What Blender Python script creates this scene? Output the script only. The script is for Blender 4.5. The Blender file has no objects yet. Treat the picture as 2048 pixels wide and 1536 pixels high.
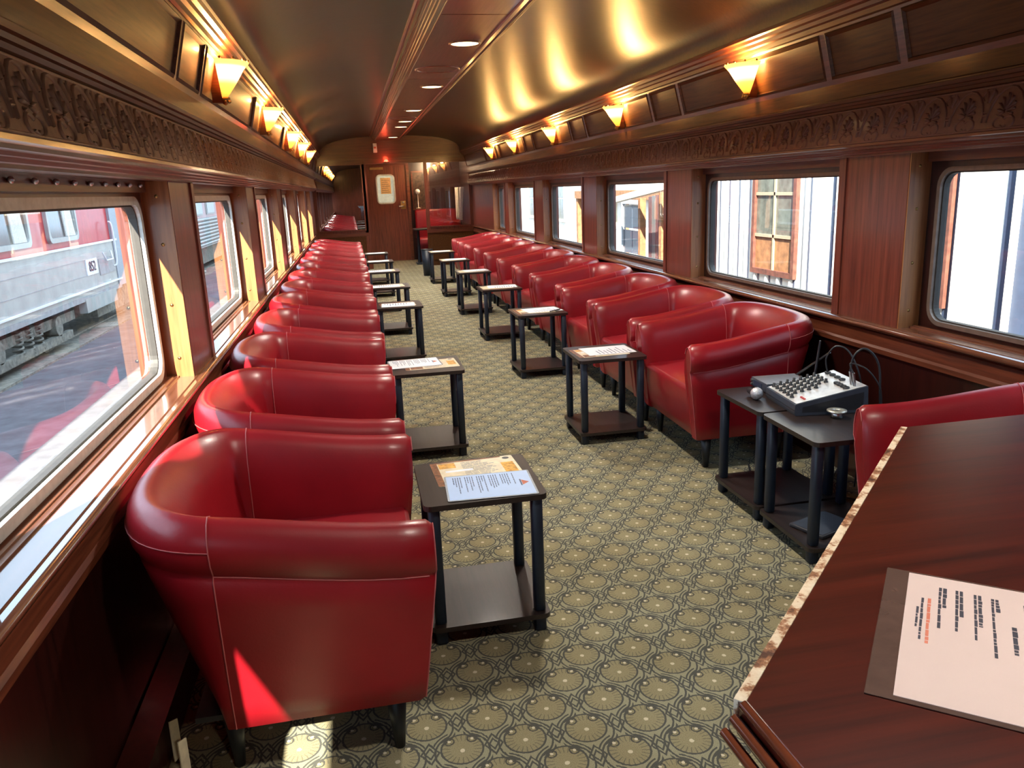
import bpy, bmesh, math, random
from math import sin, cos, pi, radians, sqrt
from mathutils import Vector, Matrix
random.seed(7)
S = bpy.context.scene
C = S.collection

# ------------------------------------------------------------------ camera
PITCH, YAW, ROLL, FPX = radians(14.03), radians(10.85), radians(-2.34), 1570.0
CAM = Vector((-0.80, 0.0, 1.35))
fw = Vector((sin(YAW)*cos(PITCH), cos(YAW)*cos(PITCH), -sin(PITCH)))
rt = Vector((cos(YAW), -sin(YAW), 0)); up = rt.cross(fw)
r2 = rt*cos(ROLL) + up*sin(ROLL); u2 = -rt*sin(ROLL) + up*cos(ROLL)
cam = bpy.data.cameras.new('camera'); cam.sensor_width = 36; cam.lens = FPX*36/2048; cam.clip_start = .02; cam.clip_end = 500
co = bpy.data.objects.new('camera', cam); C.objects.link(co)
M = Matrix((r2, u2, -fw)).transposed().to_4x4(); M.translation = CAM
co.matrix_world = M; S.camera = co
# ------------------------------------------------------------------ sky, sun, exposure
SKY, SUN, EXPO = 1.4, 10.0, 1.88
w = bpy.data.worlds.new('sky'); S.world = w; w.use_nodes = True
bg = w.node_tree.nodes['Background']; bg.inputs[0].default_value = (.58, .78, 1.0, 1); bg.inputs[1].default_value = SKY
sl = bpy.data.lights.new('sun', 'SUN'); sl.energy = SUN; sl.angle = radians(.6); sl.color = (1, .93, .80)
so = bpy.data.objects.new('sun', sl); C.objects.link(so); so.location = (-10, -20, 20)
so.rotation_euler = Vector((1.0, 2.7, -2.2)).to_track_quat('-Z', 'Y').to_euler()
S.view_settings.view_transform = 'Standard'; S.view_settings.look = 'None'; S.view_settings.gamma = 1
S.view_settings.exposure = EXPO; S.view_settings.use_curve_mapping = False
S.cycles.max_bounces = 10; S.cycles.diffuse_bounces = 6; S.cycles.glossy_bounces = 5; S.cycles.transparent_max_bounces = 12
S.cycles.sample_clamp_indirect = 8.0; S.cycles.caustics_reflective = False; S.cycles.caustics_refractive = False
S.cycles.use_denoising = True

# ------------------------------------------------------------------ materials
def newmat(name):
    m = bpy.data.materials.new(name); m.use_nodes = True
    nt = m.node_tree; b = nt.nodes['Principled BSDF']
    return m, nt, b
def N(nt, t, **kw):
    n = nt.nodes.new(t)
    for k, v in kw.items(): setattr(n, k, v)
    return n
def ramp(nt, fac, stops):
    r = N(nt, 'ShaderNodeValToRGB'); el = r.color_ramp.elements
    el[0].position, el[0].color = stops[0][0], (*stops[0][1], 1)
    el[1].position, el[1].color = stops[-1][0], (*stops[-1][1], 1)
    for p, c in stops[1:-1]:
        e = el.new(p); e.color = (*c, 1)
    nt.links.new(fac, r.inputs[0]); return r.outputs[0]
def noise(nt, scale=(1, 1, 1), sc=5, detail=3, rough=.55, coord='Object'):
    tc = N(nt, 'ShaderNodeTexCoord'); mp = N(nt, 'ShaderNodeMapping'); mp.inputs['Scale'].default_value = scale
    nt.links.new(tc.outputs[coord], mp.inputs[0])
    n = N(nt, 'ShaderNodeTexNoise'); n.inputs['Scale'].default_value = sc; n.inputs['Detail'].default_value = detail; n.inputs['Roughness'].default_value = rough
    nt.links.new(mp.outputs[0], n.inputs['Vector']); return n.outputs['Fac']
def bump(nt, b, h, strength=.2, dist=.002):
    bp = N(nt, 'ShaderNodeBump'); bp.inputs['Strength'].default_value = strength; bp.inputs['Distance'].default_value = dist
    nt.links.new(h, bp.inputs['Height']); nt.links.new(bp.outputs[0], b.inputs['Normal'])
def plain(name, col, rough=.5, metal=0, coat=0, nsc=40, var=.12, bmp=0, spec=.5):
    m, nt, b = newmat(name)
    f = noise(nt, sc=nsc)
    c2 = tuple(max(0, c*(1-var)) for c in col); c1 = tuple(min(1, c*(1+var)) for c in col)
    nt.links.new(ramp(nt, f, [(.3, c2), (.7, c1)]), b.inputs['Base Color'])
    b.inputs['Roughness'].default_value = rough; b.inputs['Metallic'].default_value = metal
    b.inputs['Coat Weight'].default_value = coat; b.inputs['Coat Roughness'].default_value = .1; b.inputs['Specular IOR Level'].default_value = spec
    if bmp: bump(nt, b, f, bmp)
    return m
def wood(name, dark, light, axis='y', rough=.35, coat=.5, k=1.0, cr=.12, bs=.12):
    m, nt, b = newmat(name)
    sc = {'x': (1.2, 26, 26), 'y': (26, 1.2, 26), 'z': (26, 26, 1.2)}[axis]
    f = noise(nt, sc, 2.2*k, 5, .6); f2 = noise(nt, tuple(s*3 for s in sc), 3*k, 2, .5)
    mx = N(nt, 'ShaderNodeMath', operation='MULTIPLY_ADD'); mx.inputs[1].default_value = .3
    nt.links.new(f2, mx.inputs[0]); nt.links.new(f, mx.inputs[2])
    mid = tuple((a+c)/2 for a, c in zip(dark, light))
    nt.links.new(ramp(nt, mx.outputs[0], [(.42, dark), (.62, mid), (.86, light)]), b.inputs['Base Color'])
    b.inputs['Roughness'].default_value = rough; b.inputs['Coat Weight'].default_value = coat; b.inputs['Coat Roughness'].default_value = cr
    bump(nt, b, mx.outputs[0], bs, .001); return m
def worn():
    m, nt, b = newmat('worn_edge_wood'); f = noise(nt, sc=38, detail=6, rough=.7)
    nt.links.new(ramp(nt, f, [(.36, (.06, .018, .008)), (.46, (.30, .13, .06)), (.52, (.62, .50, .36)), (.7, (.74, .66, .54))]), b.inputs['Base Color'])
    b.inputs['Roughness'].default_value = .5; bump(nt, b, f, .5, .002); return m
MAHZ = wood('mahogany_upright', (.075, .016, .009), (.21, .052, .028), 'z')
MAHY = wood('mahogany_lengthwise', (.065, .016, .008), (.19, .050, .022), 'y')
MAHX = wood('mahogany_crosswise', (.06, .014, .007), (.17, .044, .02), 'x')
PANEL = wood('panel_veneer', (.050, .016, .005), (.125, .046, .013), 'y', .46, .08)
LETTER = wood('letterboard_wood', (.050, .016, .006), (.13, .044, .014), 'y', .46, .12)
ARCH = wood('bulkhead_veneer', (.07, .010, .005), (.15, .028, .012), 'x')
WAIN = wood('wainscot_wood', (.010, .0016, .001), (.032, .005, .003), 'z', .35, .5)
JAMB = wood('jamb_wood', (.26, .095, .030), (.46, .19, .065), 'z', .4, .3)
SILL = wood('sill_wood', (.09, .028, .014), (.20, .07, .036), 'y', .24, 1.0, 1, .08, .02)
CEILM = wood('ceiling_varnish', (.016, .007, .004), (.040, .018, .010), 'x', .36, .16, 1, .25, .25); CEILM.node_tree.nodes['Principled BSDF'].inputs['Specular IOR Level'].default_value = .32
STRIPM = wood('soffit_veneer', (.085, .036, .024), (.17, .080, .055), 'y', .30, .5)
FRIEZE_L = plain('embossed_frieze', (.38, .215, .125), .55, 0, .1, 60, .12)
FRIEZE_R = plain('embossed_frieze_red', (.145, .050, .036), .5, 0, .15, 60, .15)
COUNTER = wood('counter_wood', (.022, .0022, .001), (.085, .010, .004), 'x', .30, .9, .8, .12)
COUNTER_EDGE = worn()
DARKWOOD = wood('espresso_wood', (.008, .005, .0045), (.026, .015, .013), 'y', .42, .12)
POLE = plain('navy_black_plastic', (.008, .015, .029), .42, 0, 0, 80, .1)
LEGM = plain('black_leg', (.009, .012, .017), .45)
BRASS = plain('dull_brass', (.45, .30, .12), .35, 1)
STEEL = plain('steel', (.55, .55, .55), .3, 1)
ALU = plain('window_gasket', (.62, .62, .58), .45, .3)
BRONZE = plain('bronze_gasket', (.20, .15, .12), .4, .3)
GASK = plain('dark_gasket', (.05, .045, .04), .6)
BLACK = plain('black_plastic', (.018, .02, .024), .45)
BLACKMETAL = plain('navy_metal', (.045, .055, .075), .4)
WHITEP = plain('paper_white', (.82, .85, .90), .6, 0, 0, 15, .03)
WINTINTP = plain('paper_window_tint', (.50, .66, .93), .45, 0, .4, 15, .03)  # white paper with the window's blue reflection put into its colour
PINKP = plain('paper_warm', (.66, .53, .51), .35, 0, .5, 8, .04)
CREAM = plain('menu_cream', (.80, .70, .50), .4, 0, .3, 30, .15)
INK = plain('ink', (.03, .03, .05), .6)
INKBLUE = plain('ink_blue', (.10, .13, .22), .6)
INKRED = plain('ink_red', (.55, .16, .10), .6)
ORANGE = plain('menu_orange', (.80, .36, .06), .45, 0, .3, 60, .5)
BROWNP = plain('menu_brown', (.22, .08, .03), .45, 0, .3, 60, .6)
PLASTICFILM = plain('laminate_margin', (.10, .06, .05), .2, 0, .8)
STITCH = plain('pale_thread', (.48, .11, .11), .6)
MIXTOP = plain('mixer_panel', (.72, .72, .70), .35, .3)
REDP = plain('red_plastic', (.65, .04, .04), .4)
CURTAIN = plain('white_cloth', (.78, .78, .72), .8)
GREYDK = plain('charcoal', (.03, .03, .035), .35)

def leather():
    m, nt, b = newmat('red_leather')
    f = noise(nt, sc=3, detail=4)
    nt.links.new(ramp(nt, f, [(.3, (.22, .003, .008)), (.7, (.33, .006, .013))]), b.inputs['Base Color'])
    b.inputs['Roughness'].default_value = .40; b.inputs['Coat Weight'].default_value = .28; b.inputs['Coat Roughness'].default_value = .24; b.inputs['Specular IOR Level'].default_value = .42
    g = noise(nt, sc=160, detail=2); h = noise(nt, sc=9, detail=2)
    a = N(nt, 'ShaderNodeMath', operation='MULTIPLY_ADD'); a.inputs[1].default_value = 4
    nt.links.new(h, a.inputs[0]); nt.links.new(g, a.inputs[2]); bump(nt, b, a.outputs[0], .16, .0016)
    return m
LEATHER = leather()

def glass(name, tint=(.93, .95, .93), extra=0.0, rough=0.0):
    m = bpy.data.materials.new(name); m.use_nodes = True; nt = m.node_tree
    nt.nodes.remove(nt.nodes['Principled BSDF']); out = nt.nodes['Material Output']
    t = N(nt, 'ShaderNodeBsdfTransparent'); t.inputs[0].default_value = (*tint, 1)
    g = N(nt, 'ShaderNodeBsdfGlossy'); g.inputs['Roughness'].default_value = rough
    lw = N(nt, 'ShaderNodeLayerWeight'); lw.inputs[0].default_value = .5      # facing: 0 head-on, 1 grazing
    pw = N(nt, 'ShaderNodeMath', operation='POWER'); pw.inputs[1].default_value = 4.5; nt.links.new(lw.outputs['Facing'], pw.inputs[0])
    a = N(nt, 'ShaderNodeMath', operation='MULTIPLY_ADD', use_clamp=True); a.inputs[1].default_value = .95-extra; a.inputs[2].default_value = .05+extra
    nt.links.new(pw.outputs[0], a.inputs[0])
    mx = N(nt, 'ShaderNodeMixShader'); nt.links.new(a.outputs[0], mx.inputs[0])
    nt.links.new(t.outputs[0], mx.inputs[1]); nt.links.new(g.outputs[0], mx.inputs[2]); nt.links.new(mx.outputs[0], out.inputs[0])
    return m
GLASS = glass('window_glass', (.95, .96, .95), .03)
MIRRORGLASS = {'left': glass('mirror_glass', (.25, .22, .21), .55), 'right': glass('partition_glass', (.85, .82, .80), .16)}
def emit(name, col, s):
    m, nt, b = newmat(name); b.inputs['Base Color'].default_value = (*col, 1)
    b.inputs['Emission Color'].default_value = (*col, 1); b.inputs['Emission Strength'].default_value = s
    f = noise(nt, sc=30); nt.links.new(ramp(nt, f, [(.3, tuple(c*.8 for c in col)), (.7, col)]), b.inputs['Base Color'])
    return m
def shade_mat():
    m, nt, b = newmat('amber_shade_glass')
    f = noise(nt, sc=25); nt.links.new(ramp(nt, f, [(.3, (.75, .48, .18)), (.7, (.85, .6, .28))]), b.inputs['Base Color'])
    b.inputs['Roughness'].default_value = .35
    tc = N(nt, 'ShaderNodeTexCoord'); sp = N(nt, 'ShaderNodeSeparateXYZ'); nt.links.new(tc.outputs['Object'], sp.inputs[0])
    mr = N(nt, 'ShaderNodeMapRange'); mr.inputs[1].default_value = -.08; mr.inputs[2].default_value = .045; nt.links.new(sp.outputs[2], mr.inputs[0])
    nt.links.new(ramp(nt, mr.outputs[0], [(0, (.20, .085, .012)), (.40, (.36, .18, .035)), (.70, (1, .74, .36)), (.90, (1, .74, .36)), (1, (.45, .24, .06))]), b.inputs['Emission Color'])
    b.inputs['Emission Strength'].default_value = 2.8
    b.inputs['Transmission Weight'].default_value = .0
    t = N(nt, 'ShaderNodeBsdfTranslucent'); t.inputs[0].default_value = (1, .62, .22, 1)
    mx = N(nt, 'ShaderNodeMixShader'); mx.inputs[0].default_value = .6
    nt.links.new(b.outputs[0], mx.inputs[1]); nt.links.new(t.outputs[0], mx.inputs[2]); nt.links.new(mx.outputs[0], nt.nodes['Material Output'].inputs[0])
    return m
SHADE = shade_mat()
LENS = emit('downlight_lens', (1, .72, .36), 2.2)
REDLAMP = emit('red_lamp', (1, .06, .03), 2.5)
BULB = emit('bulb', (1, .75, .4), 6)

def carpet():
    m, nt, b = newmat('patterned_carpet')
    tc = N(nt, 'ShaderNodeTexCoord'); sp = N(nt, 'ShaderNodeSeparateXYZ'); nt.links.new(tc.outputs['Object'], sp.inputs[0])
    L = nt.links.new
    def mt(op, a, bb=None, c=None):
        n = N(nt, 'ShaderNodeMath', operation=op)
        for i, v in enumerate((a, bb, c)):
            if v is None: continue
            if isinstance(v, (int, float)): n.inputs[i].default_value = v
            else: L(v, n.inputs[i])
        return n.outputs[0]
    A, Bq = .16, .21
    wob = noise(nt, sc=120, detail=1)
    X = mt('MULTIPLY_ADD', wob, .004, sp.outputs[0]); Y = mt('MULTIPLY_ADD', wob, .004, sp.outputs[1])
    def local(ox, oy):
        px = mt('SUBTRACT', mt('FLOORED_MODULO', mt('ADD', X, 50*A+ox), A), A/2)
        py = mt('SUBTRACT', mt('FLOORED_MODULO', mt('ADD', Y, 50*Bq+oy), Bq), Bq/2)
        return px, py
    def rad(px, py, kx=1, ky=1):
        return mt('SQRT', mt('ADD', mt('POWER', mt('MULTIPLY', px, kx), 2), mt('POWER', mt('MULTIPLY', py, ky), 2)))
    def band(v, c, wd): return mt('LESS_THAN', mt('ABSOLUTE', mt('SUBTRACT', v, c)), wd)
    dark = None; disc = None; dot = None
    for ox, oy in ((0, 0), (A/2, Bq/2)):
        px, py = local(ox, oy)
        r = rad(px, py); ang = mt('ARCTAN2', py, px)
        ring = band(r, .0525, .0026)
        upper = mt('GREATER_THAN', py, -.012)
        arcs = mt('MULTIPLY', mt('MAXIMUM', band(rad(px, mt('ADD', py, .01)), .068, .0026), band(rad(px, mt('ADD', py, .01)), .0775, .0024)), mt('LESS_THAN', mt('ABSOLUTE', mt('SUBTRACT', mt('ABSOLUTE', px), .05)), .020))
        ray = mt('MULTIPLY', mt('MULTIPLY', mt('GREATER_THAN', mt('SINE', mt('MULTIPLY', ang, 22)), .72), band(r, .040, .010)), .55)
        ex = mt('SUBTRACT', mt('ABSOLUTE', px), .029); ey = mt('SUBTRACT', py, .033)
        eye = band(rad(ex, ey), .012, .0020)
        dpx, dpy = local(ox + A/2, oy)
        dm = mt('ADD', mt('ABSOLUTE', dpx), mt('MULTIPLY', mt('ABSOLUTE', dpy), .62))
        dia = mt('MAXIMUM', band(dm, .0225, .0030), band(dm, .0115, .0028))
        d = mt('MAXIMUM', mt('MAXIMUM', ring, arcs), mt('MAXIMUM', mt('MAXIMUM', ray, eye), dia))
        dark = d if dark is None else mt('MAXIMUM', dark, d)
        dd = mt('LESS_THAN', r, .050); disc = dd if disc is None else mt('MAXIMUM', disc, dd)
        dt = mt('MAXIMUM', mt('LESS_THAN', rad(px, mt('ADD', py, .006)), .0062), mt('LESS_THAN', rad(ex, ey), .0045)); dot = dt if dot is None else mt('MAXIMUM', dot, dt)
    fuzz = noise(nt, sc=450, detail=2); big = noise(nt, sc=2.2, detail=3)
    base = ramp(nt, fuzz, [(.25, (.245, .235, .15)), (.75, (.46, .445, .31))])
    def mix(a, bcol, fac):
        n = N(nt, 'ShaderNodeMix', data_type='RGBA'); L(fac, n.inputs[0]); L(a, n.inputs[6])
        if isinstance(bcol, tuple): n.inputs[7].default_value = (*bcol, 1)
        else: L(bcol, n.inputs[7])
        return n.outputs[2]
    brown = ramp(nt, fuzz, [(.25, (.235, .205, .115)), (.75, (.44, .40, .25))])
    c = mix(base, brown, disc); c = mix(c, (.045, .052, .062), mt('MULTIPLY', dark, .82)); c = mix(c, (.72, .66, .50), dot)
    st = N(nt, 'ShaderNodeMix', data_type='RGBA', blend_type='MULTIPLY'); st.inputs[0].default_value = 1
    L(c, st.inputs[6]); L(ramp(nt, big, [(.3, (.78, .74, .68)), (.7, (1, 1, 1))]), st.inputs[7])
    L(st.outputs[2], b.inputs['Base Color']); b.inputs['Roughness'].default_value = .95; b.inputs['Specular IOR Level'].default_value = .15
    bump(nt, b, fuzz, .5, .004); return m
CARPET = carpet()
TRED = plain('train_red', (.50, .022, .035), .45, 0, .3, 6, .1)
TSILVER = plain('train_silver', (.40, .42, .41), .42, .2, 0, 3, .12)
TGREY = plain('train_grey', (.33, .35, .37), .5, 0, 0, 5, .2)
TDARK = plain('train_window', (.035, .04, .045), .12, 0, .6)
TUNDER = plain('train_running_gear', (.21, .20, .17), .8, 0, 0, 12, .45, .6)
ASPH = plain('asphalt', (.115, .12, .135), .9, 0, 0, 4, .25, .3)
WSIDE = plain('white_siding', (.80, .77, .68), .55, 0, 0, 2.5, .14)
SHADESIDE = plain('shaded_siding', (.060, .085, .145), .6, 0, 0, 4, .2)  # blue-grey is the shade on the near shed siding, painted as colour
RUST = plain('rusty_frame', (.12, .04, .025), .75, 0, 0, 14, .4)
RUSTP = plain('rusty_sheet', (.26, .12, .05), .75, 0, 0, 9, .35)
DIRTY = plain('dirty_pane', (.11, .12, .10), .25, 0, .3, 7, .35)
MAROON = plain('maroon_boards', (.11, .05, .05), .7, 0, 0, 10, .25)

GREYB = plain('grey_board', (.13, .13, .13), .7); SLATE = plain('slate_pane', (.05, .065, .09), .25, 0, .4); PALEBAR = plain('pale_bar', (.30, .25, .17), .6); RIBSHADE = plain('rib_shade_blue', (.030, .045, .085), .6)  # last one: blue-dark shadow beside the shed ribs, painted as colour
for m_ in (PANEL, LETTER): m_.node_tree.nodes['Principled BSDF'].inputs['Specular IOR Level'].default_value = .22
# ------------------------------------------------------------------ mesh helpers
class B:
    def __init__(s): s.v = []; s.f = []; s.sm = []
    def add(s, vs, fs, smooth=False):
        o = len(s.v); s.v += [tuple(v) for v in vs]; s.f += [tuple(i+o for i in f) for f in fs]; s.sm += [smooth]*len(fs); return s
    def box(s, x0, x1, y0, y1, z0, z1):
        v = [(x, y, z) for x in (x0, x1) for y in (y0, y1) for z in (z0, z1)]
        return s.add(v, [(0, 1, 3, 2), (4, 6, 7, 5), (0, 4, 5, 1), (2, 3, 7, 6), (0, 2, 6, 4), (1, 5, 7, 3)])
    def rbox(s, x0, x1, y0, y1, z0, z1, r=.01, seg=2):
        bm = bmesh.new(); bmesh.ops.create_cube(bm, size=1)
        bmesh.ops.scale(bm, vec=(x1-x0, y1-y0, z1-z0), verts=bm.verts); bmesh.ops.translate(bm, vec=((x0+x1)/2, (y0+y1)/2, (z0+z1)/2), verts=bm.verts)
        bmesh.ops.bevel(bm, geom=list(bm.edges), offset=r, segments=seg, affect='EDGES', profile=.5)
        bm.verts.index_update(); s.add([v.co[:] for v in bm.verts], [[v.index for v in f.verts] for f in bm.faces], True); bm.free(); return s
    def prism(s, pts, z0, z1):
        n = len(pts); v = [(x, y, z0) for x, y in pts] + [(x, y, z1) for x, y in pts]
        return s.add(v, [tuple(range(n-1, -1, -1)), tuple(range(n, 2*n))] + [(i, (i+1) % n, n+(i+1) % n, n+i) for i in range(n)])
    def profile(s, pts, y0, y1, smooth=False, closed=False, cap=False):   # pts (x,z) swept along y
        n = len(pts); v = [(x, y0, z) for x, z in pts] + [(x, y1, z) for x, z in pts]
        m = n if closed else n-1
        fs = [(i, (i+1) % n, n+(i+1) % n, n+i) for i in range(m)]
        if cap: fs += [tuple(range(n-1, -1, -1)), tuple(range(n, 2*n))]
        return s.add(v, fs, smooth)
    def tube(s, pts, r, n=8, cap=True, smooth=True):
        pts = [Vector(p) for p in pts]; R = r if isinstance(r, (list, tuple)) else [r]*len(pts); vs = []; fs = []
        prev = None
        for i, p in enumerate(pts):
            t = (pts[min(i+1, len(pts)-1)] - pts[max(i-1, 0)]).normalized()
            a = prev if prev is not None else (Vector((0, 0, 1)) if abs(t.z) < .9 else Vector((1, 0, 0)))
            a = (a - t*a.dot(t)).normalized(); prev = a; bb = t.cross(a)
            vs += [p + (a*cos(2*pi*k/n) + bb*sin(2*pi*k/n))*R[i] for k in range(n)]
        for i in range(len(pts)-1):
            fs += [(i*n+k, i*n+(k+1) % n, (i+1)*n+(k+1) % n, (i+1)*n+k) for k in range(n)]
        s.add(vs, fs, smooth)
        if cap:
            o = (len(pts)-1)*n; s.add(vs[:n], [tuple(range(n-1, -1, -1))]); s.add(vs[o:], [tuple(range(n))])
        return s
    def lathe(s, prof, c=(0, 0, 0), n=16, a0=0, a1=2*pi, smooth=True):
        full = abs(a1-a0-2*pi) < 1e-6; m = n if full else n+1; vs = []; fs = []
        for r, z in prof: vs += [(c[0]+r*cos(a0+(a1-a0)*k/n), c[1]+r*sin(a0+(a1-a0)*k/n), c[2]+z) for k in range(m)]
        for i in range(len(prof)-1):
            for k in range(n): fs.append((i*m+k, i*m+(k+1) % m, (i+1)*m+(k+1) % m, (i+1)*m+k))
        return s.add(vs, fs, smooth)
    def sphere(s, c, r, n=10, m=6): return s.lathe([(r*sin(pi*i/m)+1e-5, -r*cos(pi*i/m)) for i in range(m+1)], c, n)
    def ring(s, outer, inner, d0, d1, to):        # frame between two outlines of equal length; to(u,v,d)->xyz
        n = len(inner); vs = [to(*p, d0) for p in outer] + [to(*p, d0) for p in inner] + [to(*p, d1) for p in outer] + [to(*p, d1) for p in inner]
        fs = []
        for i in range(n):
            j = (i+1) % n
            fs += [(i, j, n+j, n+i), (2*n+i, 3*n+i, 3*n+j, 2*n+j), (n+i, n+j, 3*n+j, 3*n+i), (i, 2*n+i, 2*n+j, j)]
        return s.add(vs, fs)
    def build(s, name, mat, parent=None, link=True):
        me = bpy.data.meshes.new(name); me.from_pydata(s.v, [], s.f); me.update()
        me.polygons.foreach_set('use_smooth', s.sm); me.materials.append(mat)
        bm = bmesh.new(); bm.from_mesh(me); bmesh.ops.recalc_face_normals(bm, faces=bm.faces); bm.to_mesh(me); bm.free()
        o = bpy.data.objects.new(name, me)
        if link: C.objects.link(o)
        if parent: o.parent = parent
        return o
def child(name, me, parent, loc=(0, 0, 0)):       # one more piece that shares mesh data
    o = bpy.data.objects.new(name, me); C.objects.link(o); o.parent = parent; o.location = loc; return o
def thing(name, label, cat, loc=(0, 0, 0), rz=0, group=None):
    o = bpy.data.objects.new(name, None); C.objects.link(o); o.location = loc; o.rotation_euler = (0, 0, rz); o.empty_display_size = .05
    return tag(o, label, cat, group)
def tag(o, label, cat, group=None):
    o['label'] = label; o['category'] = cat
    if group: o['group'] = group
    return o
def struct(o, label=None):
    o['kind'] = 'structure'
    if label: o['label'] = label
    return o
def sempty(name, label, loc=(0, 0, 0)):
    o = bpy.data.objects.new(name, None); C.objects.link(o); o.location = loc; o.empty_display_size = .05; return struct(o, label)
def dup(root, loc, rz, label, group=None):
    r = root.copy(); C.objects.link(r); r.location = loc; r.rotation_euler = (0, 0, rz); r['label'] = label
    if group: r['group'] = group
    for ch in list(root.children):
        c = ch.copy(); C.objects.link(c); c.parent = r
        for g in list(ch.children):
            d = g.copy(); C.objects.link(d); d.parent = c
    return r
def rrect(u0, u1, v0, v1, r, seg=6):
    out = []
    for cu, cv, a in ((u1-r, v1-r, 0), (u0+r, v1-r, pi/2), (u0+r, v0+r, pi), (u1-r, v0+r, 1.5*pi)):
        out += [(cu+r*cos(a+pi/2*k/seg), cv+r*sin(a+pi/2*k/seg)) for k in range(seg+1)]
    return out
def rect_like(u0, u1, v0, v1, seg=6):             # rectangle outline with as many points as rrect
    out = []
    for cu, cv, h in ((u1, v1, 0), (u0, v1, 1), (u0, v0, 0), (u1, v0, 1)): out += [(cu, cv)]*(seg+1)
    return out
ORD = ['first', 'second', 'third', 'fourth', 'fifth', 'sixth', 'seventh', 'eighth', 'ninth', 'tenth', 'eleventh', 'twelfth', 'thirteenth', 'fourteenth']

# ================================================================== SETTING
Y0, Y1 = -2.6, 14.8           # car body, near end to bulkhead
YD = 16.35                    # wall with the door
XW, XO, XG = 1.43, 1.62, 1.55  # inner wall face, outer skin, glass
ZS, ZH = .705, 1.425          # sill, underside of the cornice
struct(B().box(-1.62, 1.62, Y0, YD+.1, -.08, 0).build('floor', CARPET), 'olive patterned carpet with dark rings and diamonds')
struct(B().box(-40, 40, -30, 90, -1.3, -1.1).build('ground', ASPH), 'grey asphalt outside the left windows')
LPOST = [(-1.32, -.90), (.88, 1.30), (3.08, 3.50), (5.28, 5.72), (7.48, 7.92), (9.68, 10.12), (11.88, 12.32), (13.62, 14.8)]
RPOST = [(-1.31, -.86), (.80, 1.25), (2.91, 3.37), (5.03, 5.49), (7.14, 7.60), (9.24, 9.70), (11.35, 11.62), (12.62, 14.8)]
screw_me = B().lathe([(.0005, .004), (.005, .003), (.007, 0)], n=8).build('screw', BRASS, link=False).data
screw_rot = Matrix.Rotation(pi/2, 4, 'X')
screw_me.transform(screw_rot)
hook_me = B().sphere((0, 0, 0), .008, 8, 5).build('curtain_hook', STEEL, link=False).data
wn = 0
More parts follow.
